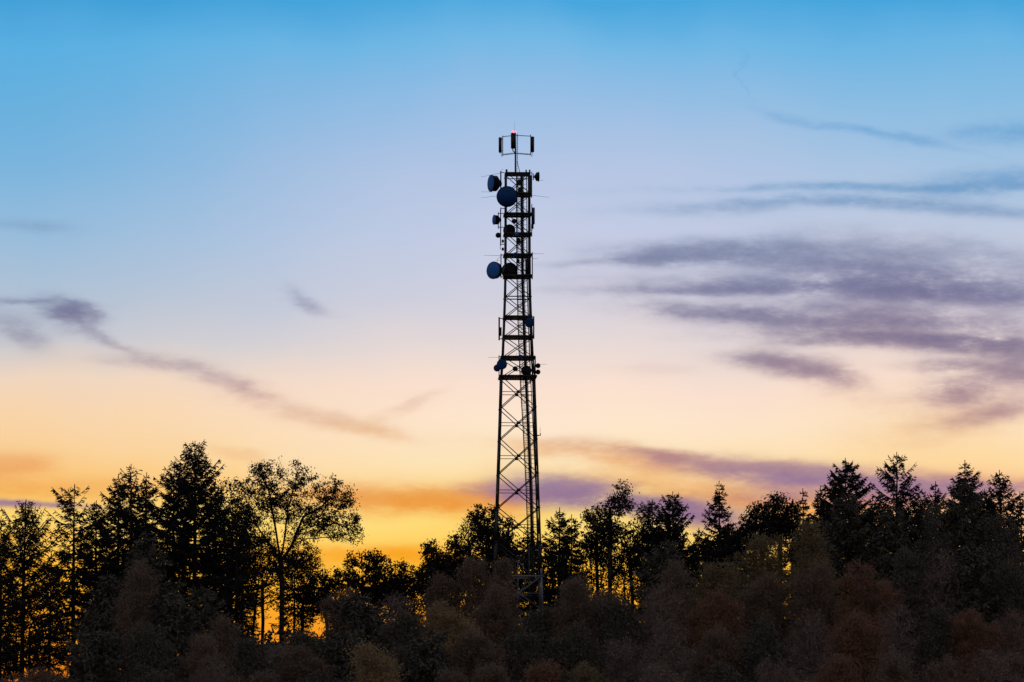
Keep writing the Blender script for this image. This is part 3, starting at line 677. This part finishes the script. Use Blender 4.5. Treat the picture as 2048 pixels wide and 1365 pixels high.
broadleaf(1560, 600, [(1556, 1006, 24, 18), (1575, 1020, 22, 22), (1560, 1050, 34, 36)], 'lobed leafy tree right before the narrow needle like spruce', seed=51, n=260, leaves=17, spread=.32, group=BLG)
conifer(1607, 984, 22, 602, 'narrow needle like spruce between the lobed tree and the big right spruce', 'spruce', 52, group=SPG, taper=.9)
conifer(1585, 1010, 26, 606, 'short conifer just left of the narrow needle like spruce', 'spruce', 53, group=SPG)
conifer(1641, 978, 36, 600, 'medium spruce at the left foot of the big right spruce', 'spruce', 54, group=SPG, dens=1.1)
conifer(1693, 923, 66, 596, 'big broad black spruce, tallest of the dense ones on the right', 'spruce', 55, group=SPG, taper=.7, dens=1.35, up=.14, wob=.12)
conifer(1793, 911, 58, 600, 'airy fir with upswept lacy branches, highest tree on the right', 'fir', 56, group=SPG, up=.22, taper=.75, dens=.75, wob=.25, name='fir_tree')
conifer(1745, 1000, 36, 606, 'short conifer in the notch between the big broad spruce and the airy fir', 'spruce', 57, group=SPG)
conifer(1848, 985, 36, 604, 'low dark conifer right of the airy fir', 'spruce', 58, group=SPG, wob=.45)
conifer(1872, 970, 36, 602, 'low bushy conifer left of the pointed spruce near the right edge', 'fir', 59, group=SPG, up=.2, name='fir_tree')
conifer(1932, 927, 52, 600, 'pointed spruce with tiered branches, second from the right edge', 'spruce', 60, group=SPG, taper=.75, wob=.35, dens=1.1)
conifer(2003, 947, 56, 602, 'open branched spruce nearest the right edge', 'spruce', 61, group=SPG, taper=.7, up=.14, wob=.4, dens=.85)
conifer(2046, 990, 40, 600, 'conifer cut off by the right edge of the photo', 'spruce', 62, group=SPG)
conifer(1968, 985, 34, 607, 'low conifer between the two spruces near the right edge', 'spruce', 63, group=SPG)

for k_, (px_, py_, w_k, y_k, lab_) in enumerate([
  (60, 1185, 60, 612, 'low leafy growth glowing at its edges beneath the leftmost fir'),
  (165, 1150, 56, 614, 'low leafy growth beneath the ragged two pointed spruce'),
  (250, 1110, 60, 612, 'leafy growth beneath the spruce with the bare stem'),
  (360, 1090, 60, 613, 'leafy growth filling in beneath the highest conifer'),
  (440, 1150, 56, 611, 'leafy growth under the small tree beside the highest conifer'),
  (525, 1105, 56, 614, 'lower leafy growth around the foot of the large leafy tree'),
  (605, 1135, 50, 612, 'lower leafy growth right of the forked trunk'),
  (760, 1200, 60, 613, 'lower leafy growth beneath the wide low tree'),
  (835, 1195, 56, 612, 'lower leafy growth at the foot of the yellow gap'),
  (915, 1150, 56, 611, 'lower leafy growth beneath the rounded pair left of the mast'),
  (1000, 1140, 50, 612, 'lower leafy growth beside the left leg of the mast'),
  (1100, 1110, 56, 612, 'lower leafy growth beneath the slim pair right of the mast'),
  (1180, 1120, 56, 611, 'lower leafy growth beneath the leaning leafy top'),
  (1260, 1130, 60, 612, 'lower leafy growth beneath the fine upright twigs'),
  (1330, 1090, 56, 611, 'leafy growth behind the foot of the broad black fir'),
  (1410, 1120, 56, 612, 'lower leafy growth left of the lone spruce stem'),
  (1480, 1095, 56, 613, 'lower leafy growth right of the lone spruce stem'),
  (1650, 1050, 56, 611, 'leafy growth behind the left foot of the big broad spruce'),
  (1750, 1060, 56, 611, 'leafy growth in the notch left of the airy fir'),
  (1840, 1050, 56, 612, 'leafy growth in the notch right of the airy fir'),
  (1975, 1040, 60, 612, 'leafy growth between the last two spruces')]):
    broadleaf(px_, y_k, [(px_, py_, w_k * .9, 34), (px_ - w_k * .4, py_ + 40, w_k * .8, 50), (px_ + w_k * .45, py_ + 36, w_k * .8, 50), (px_, py_ + 80, w_k, 50)], lab_, seed=300 + k_, n=200 if k_ in (5, 6, 12, 13, 15) else 110 if k_ in (0, 1, 3, 4) else 330, leaves=13 if k_ in (0, 1, 3, 4, 5, 6, 12, 13, 15) else 18, spread=.38, size=.125, group='low leafy growth under the skyline trees', name='understorey_tree')
# ---- the slope in front: rows of trees, lower down and nearer
MARKS = [(0, 'at the left edge'), (100, 'below the gap beside the leftmost fir'), (200, 'below the dense left spruces'), (300, 'below the dip beside the highest conifer'),
 (400, 'below the highest conifer'), (500, "below the large tree's left limbs"), (600, "below the large tree's right limbs"), (700, 'below the wide low tree'),
 (800, 'below the yellow gap'), (895, 'below the rounded pair of trees'), (980, 'below the left leg of the mast'), (1022, "right before the mast's foot"), (1065, 'below the right leg of the mast'), (1150, 'below the two slim pointed trees'),
 (1240, 'below the leaning leafy top'), (1330, 'below the broad black fir'), (1430, 'below the lone spruce'), (1530, 'below the lobed leafy trees'), (1620, 'below the narrow needle like spruce'),
 (1700, 'below the big broad right spruce'), (1790, 'below the airy fir'), (1870, 'below the low bushy conifer'), (1940, 'below the tiered spruce'), (2020, 'at the right edge')]
WORDS = dict(brown='dull brown', rust='rust brown', olive='olive brown', gold='golden brown', green='dark green', plum='purplish bare')
def mark(px): return min(MARKS, key=lambda m: abs(m[0] - px))[1]
used = set()
def front(row, px, top, hw_, Y, kind, form, seed):
    where = {0: 'high on the slope', 1: 'halfway down the slope', 2: 'low on the slope', 3: 'at the bottom edge'}[row]
    fm = {'round': 'rounded leafy tree', 'tall': 'upright leafy tree', 'bare': 'twiggy tree', 'con': 'pointed conifer', 'fluff': 'soft feathery tree'}[form]
    lab = f'{WORDS[kind]} {fm} {where} {mark(px)}'
    if len(lab.split()) > 16: print('LONG', lab)
    assert lab not in used, lab
    used.add(lab)
    g = 'trees covering the slope in front of the skyline'
    if form == 'con':
        return conifer(px, top, hw_, Y, lab, 'green' if kind == 'green' else kind, seed, group=g, dens=.85, size=1.35, wob=.3, up=.1, taper=.7)
    b = 1741 - (float(gz(at(px, 1200, Y).x, Y)) * F / Y)         # where its foot appears
    b = min(b, 1500); h = b - top
    rng = random.Random(seed)
    if form == 'round': lob = [(px, top + h * .30, hw_ * .8, h * .29), (px - hw_ * .45, top + h * .42, hw_ * .6, h * .26), (px + hw_ * .45, top + h * .45, hw_ * .58, h * .28), (px, top + h * .62, hw_ * .95, h * .25)]
    elif form == 'tall': lob = [(px, top + h * .2, hw_ * .5, h * .2), (px - hw_ * .2, top + h * .4, hw_ * .75, h * .25), (px + hw_ * .2, top + h * .5, hw_ * .8, h * .28), (px, top + h * .72, hw_ * .8, h * .2)]
    elif form == 'fluff': lob = [(px - hw_ * .2, top + h * .22, hw_ * .55, h * .21), (px + hw_ * .35, top + h * .38, hw_ * .6, h * .2), (px - hw_ * .4, top + h * .45, hw_ * .5, h * .22), (px, top + h * .65, hw_ * .9, h * .24)]
    else: lob = [(px, top + h * .28, hw_ * .7, h * .27), (px + hw_ * .3, top + h * .5, hw_ * .7, h * .25), (px - hw_ * .35, top + h * .5, hw_ * .7, h * .25)]
    lob = [(a + rng.uniform(-.12, .12) * hw_, c + rng.uniform(0, .05) * h, d, e) for a, c, d, e in lob]
    if form in ('round', 'tall'):
        w = 1.0 if form == 'round' else .72
        lob = [(px, top + h * .55, hw_ * w * .72, h * .33), (px + rng.uniform(-.2, .2) * hw_, top + h * .24, hw_ * w * .4, h * .2)]
        for q in range(8):
            v = rng.random(); ww = hw_ * w * (.38 + .68 * math.sin(math.pi * (.06 + .62 * v)))
            lob.append((px + rng.uniform(-1, 1) * ww * .75, top + h * (.16 + .6 * v), hw_ * w * rng.uniform(.26, .46), h * rng.uniform(.09, .16)))
    if form == 'bare':
        return broadleaf(px, Y, lob, lab, kind, seed, n=260, leaves=7, twigs=7, spread=.4, size=.09, bark='plum', group=g, name='bare_tree')
    return broadleaf(px, Y, lob, lab, kind, seed, n=340, leaves=58, spread=.46 if form != 'fluff' else .34, size=.088 if form != 'fluff' else .08, bark='paleb' if kind == 'gold' else 'frontbark', group=g, twigs=3)
rows = [
 # row 0: just under the skyline
 (0, 215, 1150, 42, 582, 'green', 'con'), (0, 290, 1065, 56, 584, 'green', 'con'), (0, 400, 1175, 46, 582, 'green', 'con'),
 (0, 690, 1172, 50, 578, 'brown', 'round'), (0, 800, 1185, 50, 578, 'plum', 'bare'),
 (0, 890, 1140, 52, 580, 'brown', 'tall'), (0, 962, 1105, 50, 578, 'brown', 'fluff'), (0, 1006, 1112, 34, 580, 'brown', 'tall'), (0, 1150, 1145, 48, 580, 'green', 'round'),
 (0, 1212, 1180, 44, 578, 'brown', 'round'), (0, 1330, 1082, 52, 582, 'green', 'con'), (0, 1345, 1115, 62, 570, 'brown', 'round'),
 (0, 1440, 1118, 60, 576, 'olive', 'round'), (0, 1530, 1052, 66, 582, 'olive', 'round'), (0, 1622, 1034, 56, 580, 'olive', 'round'),
 (0, 1700, 985, 52, 588, 'green', 'con'), (0, 1785, 1015, 56, 584, 'green', 'con'), (0, 1865, 1000, 52, 584, 'green', 'round'), (0, 1932, 965, 62, 588, 'green', 'con'),
 (0, 2012, 1012, 60, 584, 'green', 'round'),
 # row 1
 (1, 190, 1225, 52, 560, 'green', 'con'), (1, 268, 1110, 64, 562, 'brown', 'tall'), (1, 345, 1185, 54, 560, 'green', 'con'), (1, 440, 1225, 56, 558, 'brown', 'round'),
 (1, 610, 1255, 56, 556, 'green', 'round'), (1, 715, 1190, 56, 558, 'green', 'con'), (1, 800, 1225, 58, 556, 'green', 'round'), (1, 900, 1195, 60, 545, 'gold', 'fluff'),
 (1, 985, 1160, 58, 562, 'brown', 'tall'), (1, 1075, 1212, 50, 560, 'green', 'round'), (1, 1160, 1150, 60, 558, 'brown', 'fluff'), (1, 1240, 1190, 60, 556, 'green', 'round'),
 (1, 1330, 1160, 66, 556, 'plum', 'bare'), (1, 1430, 1170, 66, 556, 'rust', 'round'), (1, 1530, 1140, 66, 560, 'brown', 'round'), (1, 1625, 1120, 64, 558, 'brown', 'round'),
 (1, 1730, 1112, 72, 552, 'rust', 'fluff'), (1, 1815, 1085, 60, 562, 'green', 'round'), (1, 1885, 1100, 60, 560, 'plum', 'bare'), (1, 1945, 1090, 60, 560, 'green', 'con'), (1, 2025, 1110, 60, 560, 'green', 'round'),
 # row 2
 (2, 95, 1335, 58, 530, 'rust', 'round'), (2, 200, 1265, 66, 532, 'green', 'con'), (2, 300, 1240, 66, 530, 'green', 'round'), (2, 400, 1260, 60, 532, 'brown', 'tall'),
 (2, 500, 1275, 60, 530, 'green', 'round'), (2, 600, 1285, 62, 530, 'brown', 'fluff'), (2, 690, 1265, 60, 532, 'green', 'con'), (2, 790, 1290, 60, 528, 'green', 'round'),
 (2, 866, 1262, 48, 526, 'green', 'con'), (2, 955, 1250, 58, 526, 'brown', 'fluff'), (2, 1050, 1265, 60, 528, 'green', 'round'), (2, 1150, 1240, 62, 530, 'green', 'round'),
 (2, 1245, 1270, 60, 530, 'plum', 'bare'), (2, 1335, 1235, 66, 528, 'plum', 'bare'), (2, 1430, 1250, 66, 530, 'brown', 'round'), (2, 1530, 1230, 66, 530, 'green', 'round'),
 (2, 1625, 1220, 64, 530, 'plum', 'bare'), (2, 1715, 1225, 66, 526, 'rust', 'round'), (2, 1800, 1200, 64, 530, 'plum', 'bare'), (2, 1880, 1210, 60, 530, 'green', 'round'),
 (2, 1950, 1205, 62, 528, 'rust', 'fluff'), (2, 2030, 1215, 62, 530, 'rust', 'bare'),
 # row 3
 (3, 20, 1358, 66, 500, 'brown', 'round'), (3, 120, 1350, 60, 498, 'green', 'round'), (3, 300, 1330, 70, 500, 'green', 'round'), (3, 425, 1300, 66, 496, 'brown', 'bare'),
 (3, 540, 1335, 62, 498, 'brown', 'round'), (3, 640, 1340, 60, 498, 'green', 'round'), (3, 752, 1282, 68, 490, 'gold', 'round'), (3, 905, 1335, 60, 496, 'brown', 'fluff'), (3, 980, 1320, 60, 496, 'brown', 'round'),
 (3, 1085, 1318, 56, 490, 'rust', 'round'), (3, 1185, 1322, 60, 490, 'olive', 'fluff'), (3, 1320, 1325, 62, 496, 'plum', 'bare'), (3, 1430, 1320, 62, 496, 'green', 'round'), (3, 1550, 1310, 66, 496, 'brown', 'bare'),
 (3, 1680, 1305, 66, 496, 'rust', 'round'), (3, 1790, 1295, 62, 496, 'brown', 'round'), (3, 1890, 1300, 66, 496, 'rust', 'bare'), (3, 1985, 1290, 66, 496, 'plum', 'bare'), (3, 2040, 1300, 60, 500, 'brown', 'round'),
]
for i, r_ in enumerate(rows): front(*r_[:7] if False else r_[:7], 200 + i)

# ---- undergrowth covering the forest floor
rng = np.random.default_rng(5)
n = 60000
ux = rng.uniform(-72, 72, n); uy = rng.uniform(455, 640, n)
hgt = 1.1 + .7 * np.sin(ux * .4 + uy * .2) + .5 * np.sin(ux * 1.1 - uy * .5)
P = np.stack([ux, uy, gz(ux, uy) + rng.uniform(0, 1, n) * np.maximum(hgt, .35)], 1)
dr = rdir(rng, n); w_ = np.cross(dr, rdir(rng, n)); w_ /= np.maximum(np.linalg.norm(w_, axis=1, keepdims=True), 1e-3)
sz = rng.uniform(.12, .34, (n, 1)); Vv, Ff = quads(P, dr * sz, w_ * sz * .6)
tag(mesh_np('undergrowth', Vv, [Ff], M['under']), 'dark tangled undergrowth between the trees on the slope', None, None, 'stuff')
